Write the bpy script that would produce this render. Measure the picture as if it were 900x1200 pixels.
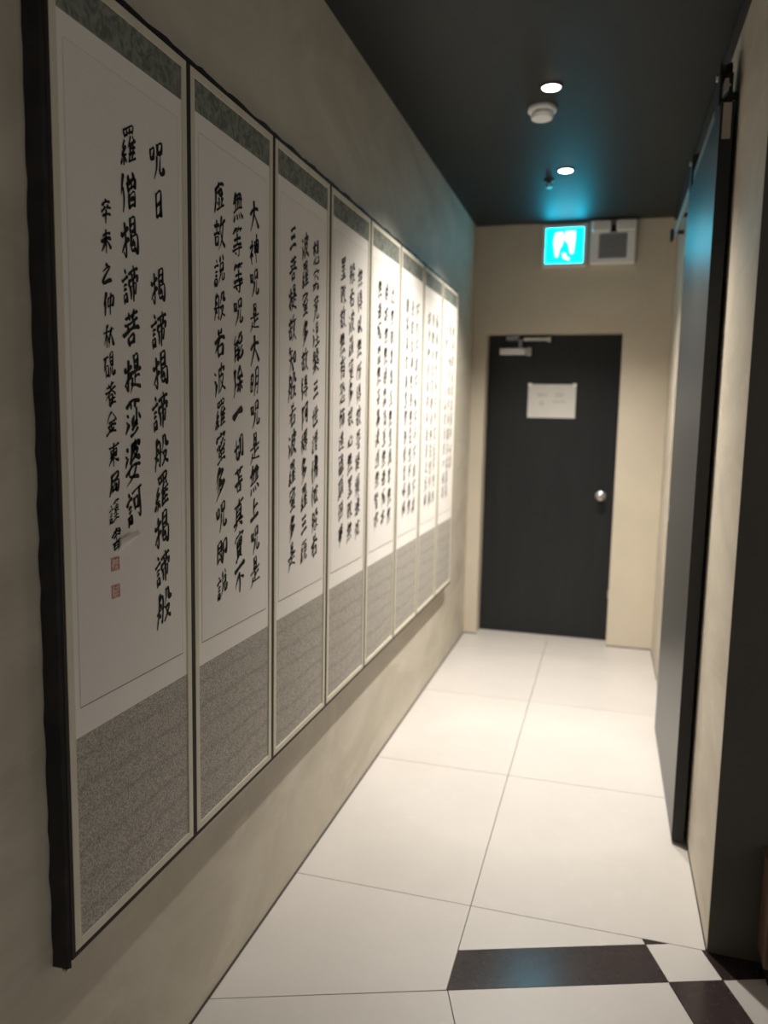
import bpy, bmesh, math, random
from mathutils import Vector, Matrix

# ------------------------------------------------------------------ scene, camera, light
scn = bpy.context.scene
for o in list(bpy.data.objects):
    bpy.data.objects.remove(o)
COL = scn.collection

F_PX = 912.75
cam_d = bpy.data.cameras.new('camera')
cam = bpy.data.objects.new('camera', cam_d)
COL.objects.link(cam)
CAM_R = Vector((0.96093376, 0.2760555, 0.0199919))
CAM_U = Vector((-0.05188364, 0.1087115, 0.99271844))
CAM_F = Vector((-0.27187203, 0.95497391, -0.11878732))
CAM_P = Vector((0.92124, 0.0, 1.5))
cam.matrix_world = Matrix(((CAM_R.x, CAM_U.x, -CAM_F.x, CAM_P.x),
                           (CAM_R.y, CAM_U.y, -CAM_F.y, CAM_P.y),
                           (CAM_R.z, CAM_U.z, -CAM_F.z, CAM_P.z),
                           (0, 0, 0, 1)))
cam_d.sensor_fit = 'VERTICAL'
cam_d.sensor_height = 36.0
cam_d.sensor_width = 27.0
cam_d.lens = 36.0 * F_PX / 1200.0
cam_d.clip_start = 0.02
cam_d.dof.use_dof = True
cam_d.dof.focus_distance = 1.66
cam_d.dof.aperture_fstop = 2.5
scn.camera = cam

world = bpy.data.worlds.new('world')
scn.world = world
world.use_nodes = True
bg = world.node_tree.nodes['Background']
bg.inputs[0].default_value = (1.0, 0.93, 0.84, 1)      # dim light of the room behind the viewer
bg.inputs[1].default_value = 0.35

scn.view_settings.view_transform = 'Standard'
scn.view_settings.look = 'None'
scn.view_settings.gamma = 1.0
scn.view_settings.exposure = 0.0
scn.view_settings.use_curve_mapping = False

LAMP_POWER = 385.0
LAMP_COLOR = (1.0, 0.942, 0.862)
LAMP_CONE = math.radians(113)
SIGN_STRENGTH = 16.0

# ------------------------------------------------------------------ dimensions (metres)
XR = 1.269          # right wall
YE = 5.363          # end wall
YD = 5.503          # door plane
ZC = 2.790          # ceiling
YC = 2.258          # where the right wall turns the corner
JX, J1, J2, J3 = 0.585, 2.2575, 3.199, 4.128
J4 = 5.058

# ------------------------------------------------------------------ helpers
def link(o, parent=None):
    COL.objects.link(o)
    if parent is not None:
        o.parent = parent
    return o

def meshobj(name, verts, faces, mat, parent=None, loc=(0, 0, 0), smooth=False):
    me = bpy.data.meshes.new(name)
    me.from_pydata([tuple(v) for v in verts], [], faces)
    if mat: me.materials.append(mat)
    if smooth:
        for p in me.polygons: p.use_smooth = True
    o = bpy.data.objects.new(name, me)
    o.location = loc
    return link(o, parent)

class MB:
    """collects shapes into one mesh"""
    def __init__(s): s.bm = bmesh.new()
    def box(s, x0, x1, y0, y1, z0, z1, bev=0.0):
        r = bmesh.ops.create_cube(s.bm, size=1.0)
        vs = r['verts']
        for v in vs:
            v.co = Vector(((x0 + x1) / 2 + v.co.x * (x1 - x0), (y0 + y1) / 2 + v.co.y * (y1 - y0), (z0 + z1) / 2 + v.co.z * (z1 - z0)))
        if bev > 0:
            es = list({e for v in vs for e in v.link_edges})
            bmesh.ops.bevel(s.bm, geom=es, offset=bev, segments=2, affect='EDGES', profile=0.6)
        return s
    def cyl(s, c, axis, r0, r1, h, seg=24):
        """cone/cylinder from c along axis"""
        q = Vector((0, 0, 1)).rotation_difference(Vector(axis).normalized()).to_matrix().to_4x4()
        m = Matrix.Translation(Vector(c)) @ q @ Matrix.Translation((0, 0, h / 2))
        bmesh.ops.create_cone(s.bm, cap_ends=True, segments=seg, radius1=r0, radius2=r1, depth=h, matrix=m)
        return s
    def lathe(s, c, axis, prof, seg=28):
        q = Vector((0, 0, 1)).rotation_difference(Vector(axis).normalized())
        rings = []
        for r, h in prof:
            ring = []
            for k in range(seg):
                a = 2 * math.pi * k / seg
                ring.append(s.bm.verts.new(Vector(c) + q @ Vector((r * math.cos(a), r * math.sin(a), h))))
            rings.append(ring)
        for a, b in zip(rings, rings[1:]):
            for k in range(seg):
                s.bm.faces.new((a[k], a[(k + 1) % seg], b[(k + 1) % seg], b[k]))
        s.bm.faces.new(list(reversed(rings[0]))); s.bm.faces.new(rings[-1])
        return s
    def prism(s, pts, z0, z1):
        """xy polygon extruded in z"""
        a = [s.bm.verts.new((p[0], p[1], z0)) for p in pts]
        b = [s.bm.verts.new((p[0], p[1], z1)) for p in pts]
        n = len(pts)
        s.bm.faces.new(list(reversed(a))); s.bm.faces.new(b)
        for k in range(n):
            s.bm.faces.new((a[k], a[(k + 1) % n], b[(k + 1) % n], b[k]))
        return s
    def yzplate(s, pts, x0, x1):
        """yz polygon extruded in x"""
        a = [s.bm.verts.new((x0, p[0], p[1])) for p in pts]
        b = [s.bm.verts.new((x1, p[0], p[1])) for p in pts]
        n = len(pts)
        s.bm.faces.new(a); s.bm.faces.new(b)
        for k in range(n):
            s.bm.faces.new((a[k], a[(k + 1) % n], b[(k + 1) % n], b[k]))
        return s
    def xzplate(s, pts, y0, y1):
        a = [s.bm.verts.new((p[0], y0, p[1])) for p in pts]
        b = [s.bm.verts.new((p[0], y1, p[1])) for p in pts]
        n = len(pts)
        s.bm.faces.new(a); s.bm.faces.new(b)
        for k in range(n):
            s.bm.faces.new((a[k], a[(k + 1) % n], b[(k + 1) % n], b[k]))
        return s
    def build(s, name, mat, parent=None, loc=(0, 0, 0), smooth=False):
        bmesh.ops.recalc_face_normals(s.bm, faces=s.bm.faces)
        me = bpy.data.meshes.new(name)
        s.bm.to_mesh(me); s.bm.free()
        if mat: me.materials.append(mat)
        if smooth:
            for p in me.polygons: p.use_smooth = True
        o = bpy.data.objects.new(name, me)
        o.location = loc
        return link(o, parent)

def box(name, b, mat, parent=None, bev=0.0):
    return MB().box(*b, bev=bev).build(name, mat, parent)

def empty(name, loc=(0, 0, 0)):
    o = bpy.data.objects.new(name, None)
    o.location = loc; o.empty_display_size = 0.05
    return link(o)

def tag(o, label=None, cat=None, group=None, kind=None):
    if label: o['label'] = label
    if cat: o['category'] = cat
    if group: o['group'] = group
    if kind: o['kind'] = kind
    return o

def struct(o, label=None, cat=None):
    return tag(o, label, cat, kind='structure')

# ------------------------------------------------------------------ materials
def mat(name, col, rough=0.6, metal=0.0, spec=0.5, emit=None, estr=0.0):
    m = bpy.data.materials.new(name); m.use_nodes = True
    b = m.node_tree.nodes['Principled BSDF']
    b.inputs['Base Color'].default_value = (*col, 1)
    b.inputs['Roughness'].default_value = rough
    b.inputs['Metallic'].default_value = metal
    b.inputs['Specular IOR Level'].default_value = spec
    if emit:
        b.inputs['Emission Color'].default_value = (*emit, 1)
        b.inputs['Emission Strength'].default_value = estr
    return m

def node(m, t, **kw):
    n = m.node_tree.nodes.new(t)
    for k, v in kw.items():
        if k in n.inputs: n.inputs[k].default_value = v
        else: setattr(n, k, v)
    return n

def noise_mat(name, c1, c2, scale, detail=5, rough=0.7, lo=0.35, hi=0.65, bump=0.0, bscale=None, spec=0.4,
              stretch=(1, 1, 1), distort=0.0, rough2=None, c3=None, scale3=30.0, rand=0.0):
    m = mat(name, c1, rough, spec=spec)
    L = m.node_tree.links.new
    b = m.node_tree.nodes['Principled BSDF']
    tc = node(m, 'ShaderNodeTexCoord'); mp = node(m, 'ShaderNodeMapping')
    mp.inputs['Scale'].default_value = stretch
    L(tc.outputs['Object'], mp.inputs['Vector'])
    nz = node(m, 'ShaderNodeTexNoise', Scale=scale, Detail=detail, Roughness=0.6, Distortion=distort)
    L(mp.outputs[0], nz.inputs['Vector'])
    rp = node(m, 'ShaderNodeMapRange'); rp.inputs[1].default_value = lo; rp.inputs[2].default_value = hi
    L(nz.outputs['Fac'], rp.inputs[0])
    mx = node(m, 'ShaderNodeMix', data_type='RGBA')
    mx.inputs[6].default_value = (*c1, 1); mx.inputs[7].default_value = (*c2, 1)
    L(rp.outputs[0], mx.inputs[0])
    out = mx.outputs[2]
    if c3:
        n3 = node(m, 'ShaderNodeTexNoise', Scale=scale3, Detail=6, Roughness=0.7)
        L(mp.outputs[0], n3.inputs['Vector'])
        r3 = node(m, 'ShaderNodeMapRange'); r3.inputs[1].default_value = 0.55; r3.inputs[2].default_value = 0.75
        L(n3.outputs['Fac'], r3.inputs[0])
        m3 = node(m, 'ShaderNodeMix', data_type='RGBA'); m3.inputs[7].default_value = (*c3, 1)
        L(r3.outputs[0], m3.inputs[0]); L(out, m3.inputs[6]); out = m3.outputs[2]
    if rand:
        oi = node(m, 'ShaderNodeObjectInfo'); hs = node(m, 'ShaderNodeHueSaturation')
        rr = node(m, 'ShaderNodeMapRange'); rr.inputs[3].default_value = 1 - rand; rr.inputs[4].default_value = 1 + rand
        L(oi.outputs['Random'], rr.inputs[0]); L(rr.outputs[0], hs.inputs['Value']); L(out, hs.inputs['Color']); out = hs.outputs[0]
    L(out, b.inputs['Base Color'])
    if rough2 is not None:
        r2 = node(m, 'ShaderNodeMapRange'); r2.inputs[3].default_value = rough; r2.inputs[4].default_value = rough2
        L(nz.outputs['Fac'], r2.inputs[0]); L(r2.outputs[0], b.inputs['Roughness'])
    if bump:
        nb = node(m, 'ShaderNodeTexNoise', Scale=bscale or scale * 4, Detail=6, Roughness=0.65)
        L(mp.outputs[0], nb.inputs['Vector'])
        bp = node(m, 'ShaderNodeBump', Strength=bump, Distance=0.004)
        L(nb.outputs['Fac'], bp.inputs['Height']); L(bp.outputs[0], b.inputs['Normal'])
    return m

M = {}
M['plaster'] = noise_mat('troweled_plaster', (0.565, 0.512, 0.42), (0.45, 0.405, 0.325), 2.2, 6, 0.62, 0.36, 0.66,
                         bump=0.25, bscale=9, stretch=(1, 0.7, 1.5), distort=1.2, c3=(0.60, 0.54, 0.45), scale3=5.0)
M['paint'] = noise_mat('beige_paint', (0.60, 0.535, 0.43), (0.56, 0.50, 0.40), 3, 4, 0.7, bump=0.08, bscale=40)
M['ceiling'] = noise_mat('charcoal_ceiling_paint', (0.011, 0.013, 0.0135), (0.009, 0.011, 0.0115), 4, 3, 0.55, bump=0.03, bscale=60, spec=0.5)
M['tile'] = noise_mat('white_porcelain', (0.47, 0.442, 0.412), (0.435, 0.408, 0.378), 2.4, 7, 0.34, 0.3, 0.7, bump=0.03, bscale=30, spec=0.45,
                      rough2=0.44, rand=0.02, c3=(0.485, 0.455, 0.425), scale3=12)
M['blacktile'] = noise_mat('black_porcelain', (0.026, 0.018, 0.017), (0.036, 0.025, 0.024), 5, 6, 0.20, bump=0.015, bscale=40, spec=0.5,
                           c3=(0.06, 0.045, 0.042), scale3=60)
M['grout'] = noise_mat('dark_grout', (0.10, 0.085, 0.07), (0.06, 0.05, 0.045), 20, 4, 0.9)
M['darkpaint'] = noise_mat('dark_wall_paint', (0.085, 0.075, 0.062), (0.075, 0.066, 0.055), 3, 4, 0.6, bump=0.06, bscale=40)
M['caulk'] = mat('dark_joint', (0.05, 0.04, 0.03), 0.9)
M['doorpaint'] = noise_mat('charcoal_door_paint', (0.010, 0.012, 0.014), (0.015, 0.017, 0.018), 2.0, 5, 0.40, 0.3, 0.7,
                           stretch=(9, 1, 0.8), bump=0.03, bscale=30, rough2=0.56, spec=0.35)
M['barn'] = noise_mat('graphite_laminate', (0.022, 0.025, 0.027), (0.027, 0.030, 0.031), 2.0, 4, 0.38, bump=0.02, bscale=50, spec=0.9)
M['barnedge'] = mat('dark_edge_band', (0.012, 0.013, 0.016), 0.5)
M['black'] = mat('black_steel', (0.012, 0.012, 0.013), 0.45, spec=0.5)
M['steel'] = noise_mat('brushed_steel', (0.62, 0.61, 0.58), (0.52, 0.51, 0.49), 30, 3, 0.32, stretch=(1, 1, 20))
M['steel'].node_tree.nodes['Principled BSDF'].inputs['Metallic'].default_value = 0.9
M['lacquer'] = noise_mat('black_cloth_edge', (0.010, 0.009, 0.010), (0.022, 0.018, 0.018), 18, 5, 0.6, bump=0.3, bscale=60)
M['gapwood'] = mat('dark_brown_hinge_paper', (0.018, 0.012, 0.008), 0.8)
M['silkborder'] = noise_mat('cream_silk_border', (0.62, 0.575, 0.46), (0.69, 0.645, 0.53), 14, 4, 0.75, stretch=(1, 1, 0.25), bump=0.15, bscale=160)
M['mount'] = noise_mat('cream_mount_paper', (0.85, 0.81, 0.755), (0.82, 0.78, 0.725), 6, 4, 0.85, bump=0.06, bscale=90)
M['sheet'] = noise_mat('rice_paper', (0.82, 0.775, 0.725), (0.79, 0.745, 0.695), 4, 6, 0.9, 0.3, 0.7, bump=0.05, bscale=70)
M['ink'] = noise_mat('black_ink', (0.012, 0.011, 0.011), (0.022, 0.020, 0.018), 120, 3, 0.75, spec=0.25)
M['pencil'] = mat('thin_brown_line', (0.24, 0.19, 0.14), 0.9)
M['fold'] = mat('faint_sheet_edge', (0.68, 0.635, 0.58), 0.9)
M['sealred'] = noise_mat('red_seal_ink', (0.46, 0.15, 0.13), (0.66, 0.42, 0.37), 160, 4, 0.85, 0.42, 0.60)
M['sealpale'] = mat('seal_paper', (0.68, 0.54, 0.48), 0.9)
M['white_plastic'] = noise_mat('white_plastic', (0.90, 0.89, 0.87), (0.87, 0.86, 0.84), 6, 3, 0.45)
M['grey_plastic'] = noise_mat('grey_lamp_grille', (0.19, 0.20, 0.22), (0.24, 0.25, 0.27), 12, 3, 0.35, stretch=(1, 1, 12))
M['paper'] = noise_mat('notice_paper', (0.72, 0.71, 0.68), (0.69, 0.68, 0.65), 8, 3, 0.85)
M['greyprint'] = mat('grey_print', (0.42, 0.41, 0.40), 0.9)
M['signgreen'] = mat('lit_green_sign', (0.0, 0.35, 0.30), 0.4, emit=(0.0, 0.62, 0.92), estr=SIGN_STRENGTH)
M['signwhite'] = mat('lit_white_pictogram', (0.8, 0.9, 0.9), 0.4, emit=(0.7, 1.0, 0.95), estr=2.5)
M['lens'] = mat('lit_downlight_lens', (0.9, 0.9, 0.9), 0.4, emit=(1.0, 0.94, 0.84), estr=14.0)
M['wood'] = noise_mat('brown_wood', (0.16, 0.095, 0.06), (0.10, 0.06, 0.04), 3, 6, 0.6, stretch=(12, 12, 1))
M['label'] = mat('pale_adhesive_label', (0.46, 0.42, 0.35), 0.8)

def cloth_lower():
    """grey brocade: fine speckle, wavy woven bands, dense at the top"""
    m = mat('grey_brocade', (0.3, 0.28, 0.25), 0.8, spec=0.3)
    L = m.node_tree.links.new; b = m.node_tree.nodes['Principled BSDF']
    tc = node(m, 'ShaderNodeTexCoord')
    v = node(m, 'ShaderNodeTexVoronoi', Scale=270.0); L(tc.outputs['Object'], v.inputs['Vector'])
    rv = node(m, 'ShaderNodeMapRange'); rv.inputs[1].default_value = 0.25; rv.inputs[2].default_value = 0.65
    L(v.outputs['Distance'], rv.inputs[0])
    nz = node(m, 'ShaderNodeTexNoise', Scale=130.0, Detail=4.0); L(tc.outputs['Object'], nz.inputs['Vector'])
    ml = node(m, 'ShaderNodeMath', operation='MULTIPLY'); L(rv.outputs[0], ml.inputs[0]); L(nz.outputs['Fac'], ml.inputs[1])
    r2 = node(m, 'ShaderNodeMapRange'); r2.inputs[1].default_value = 0.10; r2.inputs[2].default_value = 0.42
    L(ml.outputs[0], r2.inputs[0])
    mx = node(m, 'ShaderNodeMix', data_type='RGBA')
    mx.inputs[6].default_value = (0.53, 0.49, 0.43, 1); mx.inputs[7].default_value = (0.31, 0.285, 0.25, 1)
    L(r2.outputs[0], mx.inputs[0])
    wv = node(m, 'ShaderNodeTexWave', bands_direction='Z', wave_profile='SIN', Scale=5.5, Distortion=2.4, Detail=1.0)
    wv.inputs['Detail Scale'].default_value = 1.2
    L(tc.outputs['Object'], wv.inputs['Vector'])
    rw = node(m, 'ShaderNodeMapRange'); rw.inputs[1].default_value = 0.0; rw.inputs[2].default_value = 0.16
    rw.inputs[3].default_value = 0.87; rw.inputs[4].default_value = 1.0
    L(wv.outputs['Fac'], rw.inputs[0])
    m2 = node(m, 'ShaderNodeMix', data_type='RGBA', blend_type='MULTIPLY'); m2.inputs[0].default_value = 1.0
    L(mx.outputs[2], m2.inputs[6]); L(rw.outputs[0], m2.inputs[7])
    L(m2.outputs[2], b.inputs['Base Color'])
    bp = node(m, 'ShaderNodeBump', Strength=0.2, Distance=0.0008); L(v.outputs['Distance'], bp.inputs['Height']); L(bp.outputs[0], b.inputs['Normal'])
    return m
M['cloth_low'] = cloth_lower()
M['cloth_up'] = noise_mat('green_grey_brocade', (0.235, 0.245, 0.205), (0.115, 0.125, 0.105), 34, 5, 0.8, 0.42, 0.60, bump=0.2, bscale=150, distort=1.5)

# ------------------------------------------------------------------ shell of the corridor
XMAX, YMIN = 3.2, -1.6
struct(box('wall_left', (-0.12, 0, YMIN, YD + 0.12, -0.05, ZC + 0.12), M['plaster']), 'beige troweled plaster wall carrying the calligraphy screen', 'wall')
# right wall with the doorway that the sliding door serves
OY0, OY1, OZ = 3.84, 4.735, 2.42
w = MB()
w.box(XR, XR + 0.15, YC, OY0, -0.05, ZC + 0.06)
w.box(XR, XR + 0.15, OY1, YD + 0.12, -0.05, ZC + 0.06)
w.box(XR, XR + 0.15, OY0, OY1, OZ, ZC + 0.06)
struct(w.build('wall_right', M['plaster']), 'beige plaster wall behind the dark sliding door', 'wall')
w = MB()
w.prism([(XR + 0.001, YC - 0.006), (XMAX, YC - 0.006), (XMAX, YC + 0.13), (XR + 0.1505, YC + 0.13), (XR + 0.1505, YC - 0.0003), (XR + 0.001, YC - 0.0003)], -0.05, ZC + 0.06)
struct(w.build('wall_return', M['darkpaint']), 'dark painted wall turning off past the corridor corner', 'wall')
# store room behind the doorway
w = MB()
w.box(XR + 0.1505, 2.6, 3.45, 3.53, -0.05, ZC + 0.06)
w.box(XR + 0.1505, 2.6, 5.10, 5.18, -0.05, ZC + 0.06)
w.box(2.6, 2.68, 3.45, 5.18, -0.05, ZC + 0.06)
struct(w.build('wall_storeroom', M['paint']), 'dim beige walls of the room behind the doorway', 'wall')
# end wall with the recess of the door
DX0, DX1, DZ = 0.091, 0.9775, 2.0885
w = MB()
w.box(0.0, DX0, YE, YD + 0.06, -0.05, ZC + 0.06)
w.box(DX1, XR, YE, YD + 0.06, -0.05, ZC + 0.06)
w.box(DX0, DX1, YE, YD + 0.06, DZ, ZC + 0.06)
struct(w.build('wall_end', M['paint']), 'beige painted wall at the end of the corridor around the dark door', 'wall')
struct(box('ceiling', (-0.05, XMAX, YMIN, YD + 0.12, ZC, ZC + 0.1), M['ceiling']), 'flat charcoal painted ceiling of the corridor', 'ceiling')

# dark caulk joints at the foot of the walls
struct(box('trim_1', (0.0, 0.004, YMIN, YE, 0.0, 0.006), M['caulk']), 'thin dark joint along the foot of the screen wall', 'trim')
struct(box('trim_2', (XR - 0.003, XR, YC, OY0, 0.0, 0.005), M['caulk']), 'thin dark joint under the sliding door wall', 'trim')
struct(box('trim_3', (XR - 0.003, XR, OY1, YE, 0.0, 0.005), M['caulk']), 'thin dark joint between doorway and end wall', 'trim')
struct(box('trim_4', (DX1, XR - 0.003, YE - 0.004, YE, 0.0, 0.006), M['caulk']), 'thin dark joint at the end wall beside the door', 'trim')
struct(box('trim_5', (0.004, DX0, YE - 0.004, YE, 0.0, 0.006), M['caulk']), 'thin dark joint in the corner by the screen wall', 'trim')
struct(box('trim_6', (XR - 0.022, XR, YC + 0.0, YE, ZC - 0.016, ZC), M['black']), 'thin black shadow bead where sliding door wall meets the ceiling', 'trim')

# ------------------------------------------------------------------ floor of separate tiles
floor = struct(box('floor', (-0.05, XMAX, YMIN, YD + 0.06, -0.06, -0.006), M['grout']), 'tiled floor, pale corridor tiles meeting black and white hall tiles', 'floor')
G = 0.0013
def clip(poly, a, b, c):
    """keep a*x+b*y<=c"""
    out = []
    for i in range(len(poly)):
        p, q = poly[i], poly[(i + 1) % len(poly)]
        dp, dq = a * p[0] + b * p[1] - c, a * q[0] + b * q[1] - c
        if dp <= 0: out.append(p)
        if dp * dq < 0:
            t = dp / (dp - dq); out.append((p[0] + (q[0] - p[0]) * t, p[1] + (q[1] - p[1]) * t))
    return out
def area(p):
    return 0.5 * sum(p[i][0] * p[(i + 1) % len(p)][1] - p[(i + 1) % len(p)][0] * p[i][1] for i in range(len(p))) if len(p) > 2 else 0
def inset(poly, g):
    if area(poly) < 0: poly = list(reversed(poly))
    res = list(poly)
    n = len(poly)
    for i in range(n):
        p, q = poly[i], poly[(i + 1) % n]
        dx, dy = q[0] - p[0], q[1] - p[1]; l = math.hypot(dx, dy)
        if l < 1e-6: continue
        nx, ny = dy / l, -dx / l                     # outward of a ccw polygon
        res = clip(res, nx, ny, nx * p[0] + ny * p[1] - g)
        if len(res) < 3: return []
    return res
def tile(poly, m, g=G):
    p = inset(poly, g)
    if len(p) < 3 or abs(area(p)) < 2e-4: return
    # drop doubled corner points
    q = []
    for a in p:
        if not q or math.hypot(a[0] - q[-1][0], a[1] - q[-1][1]) > 1e-5: q.append(a)
    if math.hypot(q[0][0] - q[-1][0], q[0][1] - q[-1][1]) < 1e-5: q.pop()
    if len(q) < 3: return
    o = MB().prism(q, -0.012, 0.0).build('tile', m, floor)
    return o
rows = [J1, J2, J3, J4, YD]
for a, b in zip(rows, rows[1:]):
    b2 = min(b, YE) if b == YD else b
    tile([(0, a), (JX, a), (JX, b2), (0, b2)], M['tile'])
    tile([(JX, a), (XR, a), (XR, b2), (JX, b2)], M['tile'])
tile([(DX0, YE), (JX, YE), (JX, YD), (DX0, YD)], M['tile'], 0.0002)
tile([(JX, YE), (DX1, YE), (DX1, YD), (JX, YD)], M['tile'], 0.0002)
# store room floor
tile([(XR, OY0), (XR + 0.15, OY0), (XR + 0.15, OY1), (XR, OY1)], M['tile'])
tile([(XR + 0.15, 3.53), (2.6, 3.53), (2.6, 4.3), (XR + 0.15, 4.3)], M['tile'])
tile([(XR + 0.15, 4.3), (2.6, 4.3), (2.6, 5.10), (XR + 0.15, 5.10)], M['tile'])
# hall floor, turned by 20 degrees
A20 = math.radians(20.3)
E1 = Vector((math.cos(A20), math.sin(A20))); E2 = Vector((math.sin(A20), -math.cos(A20)))
O2 = Vector((0.588, 1.880))
def g2w(a, b):
    p = O2 + E1 * a + E2 * b
    return (p.x, p.y)
def hall(a0, a1, b0, b1, m, extra=()):
    p = [g2w(a0, b0), g2w(a1, b0), g2w(a1, b1), g2w(a0, b1)]
    for c in ((0, 1, J1), (-1, 0, 0.0), (1, 0, XMAX), (0, -1, 1.3)) + tuple(extra):
        p = clip(p, *c)
        if len(p) < 3: return
    tile(p, m)
BIG, STR = 0.604, 0.153
# the first tile of the corridor row, cut to the turned grid
tile([(0, J1), (JX, J1), (JX, 1.880), (0, 1.880 - 0.588 * math.tan(A20))], M['tile'])
right_of = ((-1, 0, -JX),)
hall(0 - 0.2, BIG, -BIG, -STR, M['tile'], right_of)
hall(0 - 0.2, BIG, -STR, 0, M['blacktile'], right_of)
P = BIG + STR
for j in range(0, 5):
    b0 = j * P
    for i in range(-4, 4):
        if i < 0:
            hall(i * 0.94, (i + 1) * 0.94, b0, b0 + P, M['tile'])
        else:
            a0 = i * P
            hall(a0, a0 + BIG, b0, b0 + BIG, M['tile'])
            hall(a0 + BIG, a0 + P, b0, b0 + BIG, M['blacktile'])
            hall(a0, a0 + BIG, b0 + BIG, b0 + P, M['blacktile'])
            hall(a0 + BIG, a0 + P, b0 + BIG, b0 + P, M['tile'])
for i in range(0, 4):      # the row beyond the first black strip
    a0 = i * P
    if i > 0:
        hall(a0, a0 + BIG, -STR, 0, M['blacktile']); hall(a0, a0 + BIG, -P, -STR, M['tile'])
    hall(a0 + BIG, a0 + P, -STR, 0, M['tile'])
    hall(a0 + BIG, a0 + P, -P, -STR, M['blacktile'])

# ------------------------------------------------------------------ door at the end
d1 = empty('door_1', ((DX0 + DX1) / 2, YD, 0)); struct(d1, 'closed charcoal door with a closer and round steel knob', 'door')
def loc_box(b, org):
    return (b[0] - org[0], b[1] - org[0], b[2] - org[1], b[3] - org[1], b[4] - org[2], b[5] - org[2])
dorg = d1.location.copy()
box('leaf', loc_box((DX0 + 0.003, DX1 - 0.003, YD + 0.005, YD + 0.048, 0.004, DZ - 0.003), dorg), M['doorpaint'], d1, bev=0.0015)
f = MB()
f.box(*loc_box((DX0 + 0.0005, DX0 + 0.003, YD + 0.0, YD + 0.055, 0.001, DZ - 0.0005), dorg))
f.box(*loc_box((DX1 - 0.003, DX1 - 0.0005, YD + 0.0, YD + 0.055, 0.001, DZ - 0.0005), dorg))
f.box(*loc_box((DX0 + 0.003, DX1 - 0.003, YD + 0.0, YD + 0.055, DZ - 0.003, DZ - 0.0005), dorg))
f.build('door_frame', M['barnedge'], d1)
kx, kz = 0.891 - dorg.x, 1.005
kn = MB().lathe((kx, 0.004, kz), (0, -1, 0), [(0.001, -0.003), (0.036, -0.003), (0.036, 0.003), (0.032, 0.006), (0.014, 0.009), (0.013, 0.030), (0.022, 0.036), (0.029, 0.048), (0.029, 0.058), (0.024, 0.066), (0.010, 0.069), (0.001, 0.0692)]).build('knob', M['steel'], d1, smooth=True)
MB().box(kx - 0.008, kx + 0.008, -0.069, -0.064, kz - 0.002, kz + 0.002).build('keyhole', M['black'], kn)
MB().cyl((kx + 0.004, 0.0045, kz - 0.075), (0, -1, 0), 0.017, 0.016, 0.007).build('lock_cover', M['barnedge'], d1, smooth=False)
cl = MB().box(0.170 - dorg.x, 0.350 - dorg.x, -0.042, 0.005, 1.953, 2.000, bev=0.006).build('closer_body', M['steel'], d1)
MB().box(0.350 - dorg.x, 0.384 - dorg.x, -0.036, 0.005, 1.948, 2.004, bev=0.006).build('end_cap', M['greyprint'], cl)
MB().cyl((0.278 - dorg.x, -0.02, 1.953), (0, 0, -1), 0.008, 0.006, 0.012, 12).build('valve', M['black'], cl)
ar = MB().box(0.332 - dorg.x, 0.512 - dorg.x, -0.052, -0.028, 2.046, 2.066, bev=0.003).build('closer_arm', M['steel'], d1)
MB().box(0.300 - dorg.x, 0.322 - dorg.x, -0.050, -0.03, 1.998, 2.056).build('arm_link', M['grey_plastic'], ar)
MB().box(0.215 - dorg.x, 0.300 - dorg.x, -0.055, -0.002, 2.050, 2.0845, bev=0.003).build('arm_bracket', M['grey_plastic'], d1)
MB().box(0.490 - dorg.x, 0.515 - dorg.x, -0.05, -0.002, 2.04, 2.072, bev=0.004).build('arm_end', M['steel'], ar)
for hz in (0.25, 1.05, 1.85):
    MB().cyl((DX0 - dorg.x + 0.008, -0.004, hz), (0, 0, 1), 0.006, 0.006, 0.10, 12).build('hinge', M['black'], d1)
MB().box(DX1 - dorg.x - 0.006, DX1 - dorg.x - 0.0005, -0.006, 0.0, 0.30, 0.36).build('strike', M['steel'], d1)

# notice sheet taped to the door
n = empty('notice_sheet', (0.533, YD + 0.0045, 1.643))
tag(n, 'white landscape notice sheet taped to the dark end door', 'notice')
MB().box(-0.161, 0.161, -0.0012, -0.0002, -0.1145, 0.1145).build('paper', M['paper'], n)
for (a, b, c, d) in ((-0.098, -0.030, 0.030, 0.058), (0.022, 0.085, 0.026, 0.060), (-0.082, -0.046, -0.030, 0.004), (0.004, 0.098, -0.010, 0.008)):
    pr = MB()
    for k in range(3):
        z = c + (d - c) * (k + 0.15) / 3
        pr.box(a + 0.003 * (k % 2), b - 0.006 * ((k + 1) % 2), -0.0014, -0.0012, z, z + (d - c) * 0.13)
    tag(pr.build('faint_print', M['greyprint'], n), kind='stuff')
for sx in (-1, 1):
    MB().box(sx * 0.15 - 0.012, sx * 0.15 + 0.012, -0.0017, -0.0011, 0.098, 0.122).build('tape', M['white_plastic'], n)

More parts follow.
